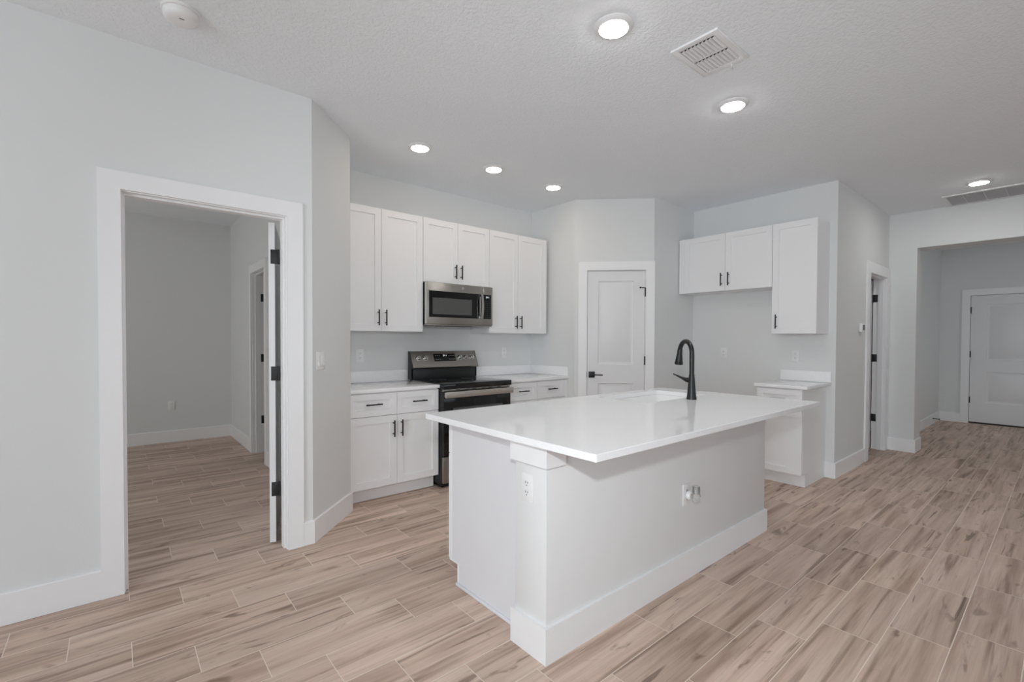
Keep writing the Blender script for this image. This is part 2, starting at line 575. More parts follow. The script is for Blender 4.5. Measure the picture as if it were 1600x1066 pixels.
# bedroom
wall('wall_bedroom_back', (-3.0, YBB), (XBR, YBB), 0.12, 'far white wall of the dim bedroom seen through the doorway')
D4 = (5.385, 5.990, 2.035)
wall('wall_bedroom_right', (XBR, YBB), (XBR, 4.16), 0.12, 'right white wall of the bedroom with closet door', [(YBB-D4[1]-0.018, YBB-D4[0]+0.018, 0, D4[2]+0.018)])
wall('wall_bedroom_left', (-3.0, 3.22), (-3.0, YBB), 0.12, 'left wall of the bedroom with its window outside the view', [(1.15, 2.95, 0.9, 2.2)])
wall('wall_closet_back', (2.3, 7.2), (2.3, 4.3), 0.1, 'back wall of the closet beyond the bedroom')
wall('wall_closet_end', (XBR+0.12, 7.2), (2.3, 7.2), 0.1, 'end wall of the closet beyond the bedroom')
wall('wall_bath_back', (XR+0.12, 3.3), (8.4, 3.3), 0.1, 'back wall of the room behind the thermostat wall')
wall('wall_bath_end', (8.4, 3.3), (8.4, 1.53), 0.1, 'end wall of the room behind the thermostat wall')

# added unseen outer skins so that no daylight leaks between the rooms
wall('daylight_block_north', (-4.1, 7.9), (11.1, 7.9), 0.1, 'unseen skin added to block daylight beyond the bedroom and pantry')
wall('daylight_block_east', (11.1, 7.9), (11.1, -4.1), 0.1, 'unseen skin added to block daylight beyond the foyer')
wall('daylight_block_south', (11.1, -4.12), (XE, -4.12), 0.1, 'unseen skin added to block daylight beside the foyer')

# ---- baseboards
BBH, BBT = 0.146, 0.015
def baseboard(name, runs, label):
    """runs: list of polylines of the wall face; board is offset to the right-hand side (into the room)"""
    mb = MB()
    prof = [(0, 0), (BBT, 0), (BBT, BBH-0.004), (BBT-0.004, BBH), (0, BBH)]
    for pts in runs:
        pts = [Vector(p) for p in pts]
        offs = []
        for i, p in enumerate(pts):
            ds = []
            if i > 0: ds.append((p-pts[i-1]).normalized())
            if i < len(pts)-1: ds.append((pts[i+1]-p).normalized())
            ns = [Vector((d.y, -d.x)) for d in ds]
            n = sum(ns, Vector((0, 0)))
            n.normalize()
            k = 1/max(0.3, n.dot(ns[0]))
            offs.append(n*k)
        rows = [[mb.bm.verts.new((p.x+o.x*a, p.y+o.y*a, z)) for a, z in prof] for p, o in zip(pts, offs)]
        for r0, r1 in zip(rows, rows[1:]):
            for i in range(len(prof)):
                mb.bm.faces.new((r0[i], r0[(i+1) % len(prof)], r1[(i+1) % len(prof)], r1[i]))
        mb.bm.faces.new(rows[0]); mb.bm.faces.new(rows[-1][::-1])
    return struct(name, mb, M['trim'], label, 'baseboard')

CW, CT = 0.090, 0.018            # casing width and thickness
baseboard('baseboard_left', [[(-4.0, 3.10), (D1[0]-0.005-CW, 3.10)]], 'tall white baseboard left of the bedroom doorway')
baseboard('baseboard_left_angle', [[(D1[1]+0.005+CW, 3.10), A, B, (1.352, 3.535)]], 'white baseboard wrapping the angled wall by the left cabinet')
baseboard('baseboard_stub', [[(XR, 1.505), (XR, 1.43), (D3[0]-0.008-CW-0.03, 1.43)]], 'white baseboard wrapping the wall end below the thermostat')
baseboard('baseboard_entry', [[(XE, 1.428), (XE, 1.170), (XE+0.32, 1.170)]], 'white baseboard at the left side of the foyer opening')
baseboard('baseboard_foyer', [[(XE+0.32, YF), (XF, YF), (XF, 1.055+CW)]], 'baseboard along the foyer left wall')
baseboard('baseboard_alcove', [[P2, (XR, 2.87), (XR, 1.90)]], 'baseboard around the empty refrigerator alcove')
baseboard('baseboard_bedroom_back', [[(-3.0, YBB), (XBR, YBB), (XBR, D4[1]+CW)], [(XBR, D4[0]-CW), (XBR, 4.17)]], 'white baseboard along the bedroom walls')
baseboard('baseboard_rear', [[(XE, -0.48), (XE, -4.0), (-4.0, -4.0), (-4.0, -2.45)], [(-4.0, 1.25), (-4.0, 3.10)]], 'baseboard of the living room behind the camera')

# ---- casings and jambs, in a local frame: x along wall, -y toward the room, opening x0..x1
def casing(name, loc, rotz, x0, x1, top, wt, label, floor_z=0.0, cw=CW, stop_y=None, left=True, right=True):
    mb = MB()
    rv = 0.005
    z = floor_z
    def ushape(xa, xb, zt, w_, y0, y1):
        poly = [(xa-w_, z), (xa, z), (xa, zt), (xb, zt), (xb, z), (xb+w_, z), (xb+w_, zt+w_), (xa-w_, zt+w_)]
        f = [mb.bm.verts.new((x, y0, q)) for x, q in poly]
        g = [mb.bm.verts.new((x, y1, q)) for x, q in poly]
        # three mitred quads per side, then the rim
        for idx in ((0, 1, 2, 7), (7, 2, 3, 6), (6, 3, 4, 5)):
            mb.bm.faces.new([f[i] for i in idx])
            mb.bm.faces.new([g[i] for i in reversed(idx)])
        for i in range(8):
            mb.bm.faces.new((f[i], g[i], g[(i+1) % 8], f[(i+1) % 8]))
    ushape(x0-rv, x1+rv, top+rv, cw, -CT, -0.0005)
    # jamb lining through the wall
    ushape(x0, x1, top, 0.017, -0.001, wt+0.001)
    if stop_y is not None:
        a, b = stop_y
        ushape(x0+0.011, x1-0.011, top-0.011, 0.0108, a, b)
    o = mb.build(name, M['trim'])
    o.location = loc; o.rotation_euler = (0, 0, rotz)
    return tag(o, label, 'door frame', kind='structure')

casing('trim_1', (0, 3.10, 0), 0, D1[0], D1[1], D1[2], 0.12, 'wide white casing around the open bedroom doorway', stop_y=(0.03, 0.083))
casing('trim_2', (P1[0], P1[1], 0), -PI/4, 0.134, 0.746, 2.048, 0.10, 'white casing around the closed pantry door', stop_y=(0.045, 0.075))
casing('trim_3', (0, 1.43, 0), 0, D3[0], D3[1], D3[2], 0.12, 'white casing around the partly open door beside the thermostat', stop_y=(0.02, 0.07), cw=0.115)
casing('trim_4', (XF, 0, 0), -PI/2, -1.050, -0.140, 2.038, 0.15, 'white casing around the front door', stop_y=(0.075, 0.10))
casing('trim_5', (XBR, 0, 0), -PI/2, -D4[1], -D4[0], D4[2], 0.12, 'white casing around the bedroom closet door', stop_y=(0.03, 0.083))

# ---- doors
MOULD = [(0.006, 0.009), (0.014, 0.0115), (0.028, 0.0115), (0.050, 0.002)]
def hinge_plate(parent, x0, x1, y0, y1, z, h=0.089, name='hinge'):
    mb = MB().box(x0, x1, y0, y1, z-h/2, z+h/2, 0.0015)
    return mb.build(name, M['hinge'], parent)

# door_1: the bedroom door, swung fully into the bedroom; hinged edge toward the camera
d1 = thing('door_1', (0.797, 3.228, 0), 'white bedroom door swung wide open, its edge with three black hinges showing', 'door', math.radians(73), kind='structure')
# local: x along the leaf (world +y), leaf thickness in local y (world -x)
pan = [(0.12, 0.63, 1.02, 1.90), (0.12, 0.63, 0.22, 0.83)]
MB().slab(0.0, 0.755, 0.012, 2.030, 0.028, 0.063, pan, MOULD, both=True).build('door_panel', M['door'], d1)
for z in (1.818, 1.083, 0.350):
    mb = MB()
    mb.box(-0.003, 0.0, 0.003, 0.052, z-0.0445, z+0.0445, 0.0012)
    mb.tube([(-0.004, 0.006, z-0.046), (-0.004, 0.006, z+0.046)], 0.006, 12)
    mb.build('hinge', M['hinge'], d1)
for s in (0.022, 0.063):
    pass
lv = MB().box(0.665, 0.715, 0.019, 0.028, 0.905, 0.955, 0.002).box(0.575, 0.70, -0.022, -0.012, 0.922, 0.938, 0.003).box(0.682, 0.698, -0.014, 0.02, 0.922, 0.938, 0.002)
lv.build('lever_handle', M['black'], d1)

# door_2: the pantry door
d2 = thing('door_2', (P1[0], P1[1], 0), 'closed white two panel pantry door with black lever', 'door', -PI/4, kind='structure')
x0, x1 = 0.137, 0.743
pan = [(x0+0.115, x1-0.115, 1.038, 1.935), (x0+0.115, x1-0.115, 0.215, 0.838)]
MB().slab(x0, x1, 0.012, 2.044, 0.008, 0.043, pan, MOULD).build('door_panel', M['door'], d2)
for z in (1.815, 1.085, 0.350):
    MB().tube([(x1+0.002, 0.0, z-0.046), (x1+0.002, 0.0, z+0.046)], 0.0065, 12).box(x1-0.004, x1+0.008, 0.001, 0.008, z-0.0445, z+0.0445).build('hinge', M['hinge'], d2)
mb = MB().box(0.153, 0.219, -0.002, 0.008, 0.897, 0.963, 0.002)
mb.tube([(0.186, -0.002, 0.930), (0.186, -0.045, 0.930)], 0.011, 16)
mb.box(0.178, 0.300, -0.056, -0.042, 0.924, 0.936, 0.003)
mb.build('lever_handle', M['black'], d2)
MB().tube([(x1+0.002, -0.004, 1.862), (x1-0.050, -0.030, 1.862)], 0.004, 12).tube([(x1-0.050, -0.030, 1.862), (x1-0.056, -0.020, 1.862)], 0.008, 14).build('hinge_pin_stop', M['black'], d2)
MB().box(0.128, 0.134, -0.004, 0.004, 0.902, 0.958).build('strike_plate', M['black'], d2)

# door_3: beside the thermostat, open into the room beyond, hinged on its far jamb
d3 = thing('door_3', (D3[1], 1.5535, 0), 'white door standing open behind the thermostat wall, black hinges on its jamb', 'door', PI/2, kind='structure')
MB().slab(0.004, 0.690, 0.012, 2.030, 0.012, 0.047, [(0.115, 0.58, 1.02, 1.90), (0.115, 0.58, 0.22, 0.83)], MOULD, both=True).build('door_panel', M['door'], d3)
for z in (1.815, 1.100, 0.380):
    mb = MB()
    mb.box(-0.048, 0.0, 0.0, 0.004, z-0.0445, z+0.0445, 0.0012)
    mb.tube([(0.0, 0.006, z-0.046), (0.0, 0.006, z+0.046)], 0.006, 12)
    mb.build('hinge', M['hinge'], d3)

# door_4: front door
d4 = thing('door_4', (XF, 0, 0), 'closed white two panel front door in the dim foyer', 'door', -PI/2, kind='structure')
pan = [(-0.860, -0.330, 1.010, 1.885), (-0.860, -0.330, 0.335, 0.825)]
MB().slab(-1.045, -0.145, 0.022, 2.032, 0.028, 0.073, pan, MOULD).build('door_panel', M['door'], d4)
for z in (1.803, 1.100, 0.372):
    MB().tube([(-1.046, 0.016, z-0.05), (-1.046, 0.016, z+0.05)], 0.010, 12).build('hinge', M['hinge'], d4)
MB().box(-1.045, -0.145, 0.008, 0.14, 0.0, 0.020, 0.003).build('threshold', M['threshold'], d4)
MB().box(-0.235, -0.175, 0.020, 0.028, 0.90, 1.10, 0.003).box(-0.30, -0.19, -0.03, -0.015, 0.925, 0.942, 0.003).box(-0.213, -0.196, -0.02, 0.022, 0.925, 0.942).build('lever_handle', M['black'], d4)

# door_5: closet door of the bedroom, open into the closet
d5 = thing('door_5', (XBR+0.122, D4[1], 0), 'white bedroom closet door standing open, black hinges on its jamb', 'door', 0, kind='structure')
MB().slab(0.004, 0.585, 0.012, 2.024, -0.047, -0.012, [(0.115, 0.475, 1.02, 1.90), (0.115, 0.475, 0.22, 0.83)], MOULD, both=True).build('door_panel', M['door'], d5)
for z in (1.772, 1.083, 0.375):
    MB().box(-0.048, 0.0, -0.004, 0.0, z-0.0445, z+0.0445, 0.0012).tube([(0.0, -0.006, z-0.046), (0.0, -0.006, z+0.046)], 0.006, 12).build('hinge', M['hinge'], d5)

# ---- glazing behind the camera (frames; the sashes stand open)
def window(name, loc, rotz, w_, z0, z1, n, label):
    mb = MB()
    f = 0.05
    for a in [i*w_/n for i in range(n+1)]:
        mb.box(a-f/2 if 0 < a < w_-1e-6 else (a if a == 0 else a-f), a+f/2 if 0 < a < w_-1e-6 else (a+f if a == 0 else a), 0.03, 0.09, z0, z1, 0.003)
    mb.box(0, w_, 0.03, 0.09, z0, z0+f, 0.003).box(0, w_, 0.03, 0.09, z1-f, z1, 0.003)
    o = mb.build(name, M['frame'])
    o.location = loc; o.rotation_euler = (0, 0, rotz)
    return tag(o, label, 'window', kind='structure')
window('window_1', (-4.0, -2.4, 0), PI/2, 3.6, 0.03, 2.35, 2, 'white sliding glass door frame behind the camera')
window('window_2', (4.8, -4.0, 0), PI, 4.4, 0.4, 2.3, 3, 'wide white window frame behind the camera')
window('added_foyer_window', (9.95, -0.75, 0), PI, 1.3, 0.75, 2.25, 1, 'white unseen window frame added around the foyer fill light')
window('window_3', (-3.0, 4.37, 0), PI/2, 1.8, 0.9, 2.2, 2, 'white bedroom window frame out of view')

# ------------------------------------------------------------------ cabinets
SHAKER = [(0.0, 0.0), (0.0015, 0.0075)]
def shaker(mb, x0, x1, z0, z1, y=-0.019, rail=0.057):
    r = min(rail, (z1-z0)*0.3)
    rings = [(0.0010, 0.0100)]
    return mb.slab(x0, x1, z0, z1, y, 0.0-0.001, [(x0+rail, x1-rail, z0+r, z1-r)], rings)

def bar_pull(parent, c, vertical, length=0.136, y=-0.019):
    """black T-bar pull; c = (x, z) centre on the front"""
    x, z = c
    mb = MB()
    h = length/2
    s = 0.034
    yy = y-0.030
    if vertical:
        mb.box(x-0.005, x+0.005, yy-0.005, yy+0.005, z-h, z+h, 0.0018)
        for q in (-s-0.01, s+0.01):
            mb.box(x-0.004, x+0.004, yy, y, z+q-0.004, z+q+0.004)
    else:
        mb.box(x-h, x+h, yy-0.005, yy+0.005, z-0.005, z+0.005, 0.0018)
        for q in (-s-0.01, s+0.01):
            mb.box(x+q-0.004, x+q+0.004, yy, y, z-0.004, z+0.004)
    return mb.build('handle', M['black'], parent)

def upper_cabinet(loc, rotz, w_, h, doors, label, d=0.305, filler=None):
    t = thing('wall_cabinet', loc, label, 'cabinet', rotz, group='white shaker wall cabinets')
    MB().box(0, w_, 0, d, 0, h, 0.0012, 1).build('cabinet_body', M['cab'], t)
    if filler:
        MB().box(filler[0], filler[1], -0.019, -0.001, 0, h, 0.0012, 1).build('filler_strip', M['cab'], t)
    for x0, x1, hx in doors:
        dr = shaker(MB(), x0+0.0015, x1-0.0015, 0.002, h-0.002).build('door', M['cab'], t)
        bar_pull(dr, (hx, 0.117), True)
    return t

YU = YB-0.325+0.019-0.001      # body front plane of the uppers on the range wall
def gx(a): return a
UB = 1.372
d_up = YB-0.001-3.848
# left pair, over-microwave pair, right pair
upper_cabinet((1.356, 3.848, UB), 0, 0.799, 1.052, [(0.0, 0.398, 0.364), (0.398, 0.799, 0.432)], 'tall white two door wall cabinet left of the microwave', d=d_up)
upper_cabinet((2.157, 3.848, 1.832), 0, 0.757, 0.592, [(0.0, 0.3785, 0.345), (0.3785, 0.757, 0.412)], 'short white two door wall cabinet directly above the microwave', d=d_up)
upper_cabinet((2.916, 3.848, UB), 0, 0.812, 1.052, [(0.0, 0.387, 0.353), (0.387, 0.790, 0.420)], 'tall white two door wall cabinet right of the microwave', d=d_up, filler=(0.790, 0.812))
# refrigerator wall, front toward -x
d_fr = XR-0.001-4.885
upper_cabinet((4.885, 2.860, 1.825), -PI/2, 0.982, 0.600, [(0.060, 0.523, 0.488), (0.523, 0.982, 0.563)], 'wide short white two door cabinet above the refrigerator alcove', d=d_fr, filler=(0.0, 0.060))
upper_cabinet((4.885, 1.876, UB-0.003), -PI/2, 0.382, 1.056, [(0.0, 0.382, 0.044)], 'tall narrow white single door wall cabinet above the small counter', d=d_fr)

CT_Z0, CT_Z1 = 0.879, 0.908
def base_cabinet(loc, rotz, w_, d, cells, label, side_l=True, side_r=True, filler=None, toe=0.075):
    """cells: (kind, x0, x1, z0, z1, (hx, hz))"""
    t = thing('base_cabinet', loc, label, 'cabinet', rotz, group='white shaker base cabinets')
    MB().box(0, w_, 0, d, 0.114, CT_Z0-0.001, 0.0012, 1).build('cabinet_body', M['cab'], t)
    MB().box(0.0, w_, toe, d, 0.0, 0.114).box(0.0, w_, toe-0.006, toe, 0.0, 0.112, 0.001, 1).build('toe_kick', M['cab'], t)
    if filler:
        MB().box(filler[0], filler[1], -0.019, -0.001, 0.118, CT_Z0-0.004, 0.0012, 1).build('filler_strip', M['cab'], t)
    for kind, x0, x1, z0, z1, hc in cells:
        rail = 0.057 if kind == 'door' else 0.050
        o = shaker(MB(), x0+0.0015, x1-0.0015, z0, z1, rail=rail).build(kind, M['cab'], t)
        if kind == 'door':
            bar_pull(o, hc, True)
        else:
            bar_pull(o, hc, False)
    return t

ZD0, ZD1, ZW0, ZW1 = 0.118, 0.685, 0.690, 0.868
YBASE = 3.575
w1 = 0.793
base_cabinet((1.364, YBASE, 0), 0, w1, YB-0.001-YBASE,
             [('door', 0, 0.398, ZD0, ZD1, (0.364, 0.577)), ('door', 0.398, w1, ZD0, ZD1, (0.435, 0.577)),
              ('drawer', 0, 0.398, ZW0, ZW1, (0.193, 0.785)), ('drawer', 0.398, w1, ZW0, ZW1, (0.597, 0.785))],
             'white base cabinet with two doors and two drawers left of the range')
base_cabinet((2.932, YBASE, 0), 0, 0.859, YB-0.001-YBASE,
             [('door', 0, 0.406, ZD0, ZD1, (0.372, 0.577)), ('door', 0.406, 0.818, ZD0, ZD1, (0.440, 0.577)),
              ('drawer', 0, 0.406, ZW0, ZW1, (0.203, 0.785)), ('drawer', 0.406, 0.818, ZW0, ZW1, (0.612, 0.785))],
             'white base cabinet with two drawers right of the range', filler=(0.818, 0.859))
base_cabinet((4.597, 1.886, 0), -PI/2, 0.381, XR-0.001-4.597,
             [('door', 0, 0.381, ZD0, ZD1, (0.045, 0.577)), ('drawer', 0, 0.381, ZW0, ZW1, (0.190, 0.785))],
             'narrow white base cabinet under the small counter by the refrigerator alcove')

# ------------------------------------------------------------------ worktops
def worktop(loc, label, boxes, splash):
    t = thing('countertop', loc, label, 'countertop', group='quartz perimeter countertops')
    m = MB(loc)
    for b in boxes: m.box(*b, 0.0025)
    m.build('counter_slab', M['quartz'], t)
    for b in splash:
        MB(loc).box(*b, 0.002).build('backsplash', M['quartz'], t)
    return t
worktop((1.76, 3.84, CT_Z0), 'white quartz countertop left of the range with low backsplash', [(1.354, 2.160, 3.540, YB-0.001, CT_Z0, CT_Z1)],
        [(1.376, 2.160, YB-0.021, YB-0.001, CT_Z1, 1.010), (1.354, 1.374, 3.545, YB-0.001, CT_Z1, 1.010)])
worktop((3.36, 3.84, CT_Z0), 'white quartz countertop between the range and the pantry corner', [(2.929, 3.793, 3.540, YB-0.001, CT_Z0, CT_Z1)],
        [(2.929, 3.771, YB-0.021, YB-0.001, CT_Z1, 1.010), (3.773, 3.793, 3.545, YB-0.001, CT_Z1, 1.010)])
worktop((4.88, 1.68, CT_Z0), 'small white quartz countertop beside the refrigerator alcove', [(4.560, XR-0.001, 1.462, 1.905, CT_Z0, CT_Z1)],
        [(XR-0.021, XR-0.001, 1.462, 1.905, CT_Z1, 1.010)])

# ------------------------------------------------------------------ island
IX0, IX1, IY0 = 1.313, 3.399, 1.342
isl = thing('kitchen_island', (2.35, 1.75, 0), 'large white kitchen island base with tall baseboard in the middle of the room', 'kitchen island')
OI = (2.35, 1.75, 0)
PW = 0.190                      # pony wall depth
MB(OI).box(IX0, IX1, IY0, IY0+PW, 0, CT_Z0-0.001, 0.002).build('knee_wall', M['knee'], isl)
m = MB(OI)
b = BBT
m.prism([(IX0-b, IY0-b), (IX1+b, IY0-b), (IX1+b, IY0), (IX0-b, IY0)], 0, BBH)
m.prism([(IX0-b, IY0), (IX0, IY0), (IX0, IY0+PW+0.014), (IX0-b, IY0+PW+0.014)], 0, BBH)
m.prism([(IX1, IY0), (IX1+b, IY0), (IX1+b, IY0+PW+0.014), (IX1, IY0+PW+0.014)], 0, BBH)
m.build('baseboard', M['trim'], isl)
m = MB(OI)
m.prism([(IX0-0.018, IY0-0.018), (IX0+0.092, IY0-0.018), (IX0+0.092, IY0-0.0003), (IX0-0.0003, IY0-0.0003), (IX0-0.0003, IY0+PW+0.016), (IX0-0.018, IY0+PW+0.016)], 0.790, CT_Z0-0.001)
m.build('corner_cap', M['trim'], isl)
PX0, PX1, PY1 = 1.377, 3.335, 2.150
for x, nm in ((PX0, 'end_panel'), (PX1-0.018, 'end_panel')):
    m = MB(OI)
    poly = [(IY0+PW+0.0005, 0.0), (PY1-0.075, 0.0), (PY1-0.075, 0.112), (PY1, 0.112), (PY1, CT_Z0-0.001), (IY0+PW+0.0005, CT_Z0-0.001)]
    m.extrude_x(poly, x, x+0.018)
    s = -0.012 if x == PX0 else 0.018
    m.box(x+s, x+s+0.012, IY0+PW+0.001, PY1-0.070, 0.0, 0.016, 0.003)
    m.build(nm, M['panel'], isl)
    fe = MB(OI)
    xa, xb = (x-0.004, x-0.0002) if x == PX0 else (x+0.0182, x+0.022)
    fe.box(xa, xb, PY1-0.020, PY1, 0.112, CT_Z0-0.001, 0.001, 1)
    fe.box(xa, xb, PY1-0.095, PY1-0.0205, 0.112, 0.122, 0.001, 1)
    fe.box(xa, xb, PY1-0.090, PY1-0.075, 0.017, 0.1115, 0.001, 1)
    fe.build('face_frame_edge', M['cab'], isl)
m = MB(OI)
m.box(PX0+0.018, PX1-0.018, IY0+PW+0.001, PY1, 0.112, 0.130)
m.box(PX0+0.018, PX1-0.018, PY1-0.081, PY1-0.075, 0.0, 0.112)
m.box(PX0+0.018, PX1-0.018, PY1-0.018, PY1, 0.83, CT_Z0-0.001)
for x in (1.98, 2.48, 3.31):
    m.box(x, x+0.018, IY0+PW+0.001, PY1, 0.13, 0.82 if x == 2.48 else CT_Z0-0.001)
m.build('cabinet_body', M['cab'], isl)
# fronts face +y (range side): build facing -y and turn
fx = [(PX0+0.002, 1.985, 'drawer'), (1.985, 2.485, 'dishdoor'), (2.485, 2.91, 'sinkdoor'), (2.91, PX1-0.002, 'sinkdoor')]
def island_front(kind, x0, x1, z0, z1, hc, vert):
    mbb = shaker(MB(), 0, x1-x0-0.003, z0, z1)
    o = mbb.build(kind, M['cab'], isl)
    o.location = (x1-0.0015-OI[0], PY1-OI[1], 0)
    o.rotation_euler = (0, 0, PI)
    bar_pull(o, hc, vert)
island_front('drawer', fx[0][0], fx[0][1], ZW0, ZW1, (0.30, 0.785), False)
island_front('door', fx[0][0], 1.68, ZD0, ZD1, (0.26, 0.577), True)
island_front('door', 1.68, fx[0][1], ZD0, ZD1, (0.045, 0.577), True)
island_front('door', fx[1][0], fx[1][1], ZD0, ZW1, (0.25, 0.80), False)
island_front('door', fx[2][0], fx[2][1], ZD0, ZW1, (0.045, 0.60), True)
island_front('door', fx[3][0], fx[3][1], ZD0, ZW1, (0.36, 0.60), True)

# island worktop with the sink cut-out
SX0, SX1, SY0, SY1 = 2.543, 3.268, 1.700, 2.098
TX0, TX1, TY0, TY1 = 1.256, 3.487, 1.042, 2.207
itop = thing('island_countertop', (2.37, 1.62, CT_Z0), 'broad glossy white quartz island top with a sink cut-out and seating overhang', 'countertop')
def rrect(x0, x1, y0, y1, r, n=6):
    out = []
    for cx, cy, a0 in ((x1-r, y0+r, -PI/2), (x1-r, y1-r, 0), (x0+r, y1-r, PI/2), (x0+r, y0+r, PI)):
        for i in range(n+1):
            a = a0 + PI/2*i/n
            out.append((cx+r*math.cos(a), cy+r*math.sin(a)))
    return out
def ring_slab(outer, inner, z0, z1, ch, off):
    """slab with a hole: outer/inner polygons with matching count are bridged with quads"""
    mb_ = MB(off)
    n = len(outer)
    def loop(poly, z): return [mb_.bm.verts.new((x, y, z)) for x, y in poly]
    c = [(sum(p[0] for p in outer)/n, sum(p[1] for p in outer)/n)][0]
    def shrink(poly, e):
        xs = [p[0] for p in poly]; ys = [p[1] for p in poly]
        x0_, x1_, y0_, y1_ = min(xs), max(xs), min(ys), max(ys)
        return [(min(max(x, x0_+e), x1_-e), min(max(y, y0_+e), y1_-e)) for x, y in poly]
    ot, o2, o3, ob = loop(shrink(outer, ch), z1), loop(outer, z1-ch), loop(outer, z0+ch), loop(shrink(outer, ch), z0)
    it, ib = loop(inner, z1), loop(inner, z0)
    for a, b_ in ((it, ot), (ot, o2), (o2, o3), (o3, ob), (ob, ib), (ib, it)):
        for i in range(n):
            mb_.bm.faces.new((a[i], a[(i+1) % n], b_[(i+1) % n], b_[i]))
    return mb_
inner = rrect(SX0, SX1, SY0, SY1, 0.022)
outer = rrect(TX0, TX1, TY0, TY1, 0.006)
ring_slab(outer, inner, CT_Z0, CT_Z1, 0.0025, (2.37, 1.62, CT_Z0)).build('counter_slab', M['quartz'], itop)

# undermount sink
OSK = ((SX0+SX1)/2, (SY0+SY1)/2, 0.66)
sink = thing('sink', OSK, 'white undermount sink bowl in the island top', 'sink')
m = MB(OSK)
loops = []
for ins, z in ((0.030, CT_Z0-0.001), (-0.004, CT_Z0-0.001), (-0.010, 0.70), (-0.030, 0.672)):
    loops.append((rrect(SX0-ins, SX1+ins, SY0-ins, SY1+ins, 0.03 if ins < 0 else 0.05), z))
outside = [(rrect(SX0-0.030, SX1+0.030, SY0-0.030, SY1+0.030, 0.05), CT_Z0-0.013), (rrect(SX0-0.010, SX1+0.010, SY0-0.010, SY1+0.010, 0.03), CT_Z0-0.014), (rrect(SX0-0.002, SX1+0.002, SY0-0.002, SY1+0.002, 0.03), 0.655)]
seq = [loops[3], loops[2], loops[1], loops[0], outside[0], outside[1], outside[2]]
vl = [[m.bm.verts.new((x, y, z)) for x, y in poly] for poly, z in seq]
for a, b_ in zip(vl, vl[1:]):
    n = len(a)
    for i in range(n):
        m.bm.faces.new((a[i], a[(i+1) % n], b_[(i+1) % n], b_[i]))
m.bm.faces.new(vl[0]); m.bm.faces.new(vl[-1][::-1])
m.build('bowl', M['ceramic'], sink, smooth=40)
MB(OSK).lathe([(0, 0.674), (0.03, 0.674), (0.042, 0.677), (0.045, 0.673), (0.045, 0.668), (0, 0.668)], (OSK[0], OSK[1], 0)).build('drain', M['steel_edge'], sink)

# faucet
FA = Vector((2.945, 1.632, CT_Z1))
fa = thing('faucet', FA, 'tall matte black pull-down gooseneck faucet on the island', 'faucet')
az = math.radians(60)
dv = Vector((math.cos(az), math.sin(az), 0))
MB().lathe([(0, 0), (0.0325, 0), (0.0325, 0.004), (0.0285, 0.03), (0.0245, 0.075), (0.0215, 0.12), (0.019, 0.15), (0.0165, 0.17), (0, 0.17)], n=36).build('body', M['faucet'], fa, smooth=40)
pts, rad = [], []
for z in (0.168, 0.20, 0.24, 0.28, 0.305):
    pts.append(Vector((0, 0, z))); rad.append(0.0158)
R_ = 0.078
for i in range(1, 21):
    a = PI - i*(PI*0.90)/20
    pts.append(dv*(R_ + R_*math.cos(a)) + Vector((0, 0, 0.305 + R_*1.06*math.sin(a)))); rad.append(0.0155)
MB().tube(pts, rad, 24).build('spout', M['faucet'], fa, smooth=40)
e = pts[-1]
dr_ = (dv*0.16 + Vector((0, 0, -1))).normalized()
hp = [e - dr_*0.002, e+dr_*0.004, e+dr_*0.03, e+dr_*0.07, e+dr_*0.100, e+dr_*0.106]
hd = MB().tube(hp, [0.0165, 0.0175, 0.0185, 0.0235, 0.0285, 0.0265], 24).build('spray_head', M['faucet'], fa, smooth=40)
ld = Vector((0.10, 0.995, 0)).normalized()
lp = [ld*0.010+Vector((0, 0, 0.126)), ld*0.030+Vector((0, 0, 0.126)), ld*0.050+Vector((0, 0, 0.130)), ld*0.085+Vector((0, 0, 0.141)), ld*0.120+Vector((0, 0, 0.153)), ld*0.145+Vector((0, 0, 0.161))]
MB().tube(lp, [0.016, 0.0175, 0.013, 0.0075, 0.005, 0.0035], 18).build('lever_handle', M['faucet'], fa, smooth=40)

# ------------------------------------------------------------------ range
RX0, RX1 = 2.164, 2.924
OR = ((RX0+RX1)/2, 3.83, 0)
rg = thing('range', OR, 'freestanding stainless electric range with black glass cooktop', 'range')
RYF = 3.520                     # body front behind the door
MB(OR).box(RX0+0.002, RX1-0.002, RYF, 4.128, 0.03, 0.866, 0.002).box(RX0+0.02, RX1-0.02, RYF+0.05, 4.10, 0.0, 0.03).build('range_body', M['enamel'], rg)
MB(OR).box(RX0, RX1, 3.478, 4.055, 0.867, 0.916, 0.004).build('cooktop', M['cooktop'], rg)
# burner rings on the ceramic top
for bx, by, br in ((RX0+0.20, 3.66, 0.10), (RX1-0.20, 3.66, 0.115), (RX0+0.20, 3.91, 0.075), (RX1-0.20, 3.91, 0.075)):
    MB(OR).lathe([(br-0.002, 0.9164), (br-0.002, 0.9167), (br, 0.9167), (br, 0.9164)], (bx, by, 0), n=48).build('burner_ring', M['screen'], rg)
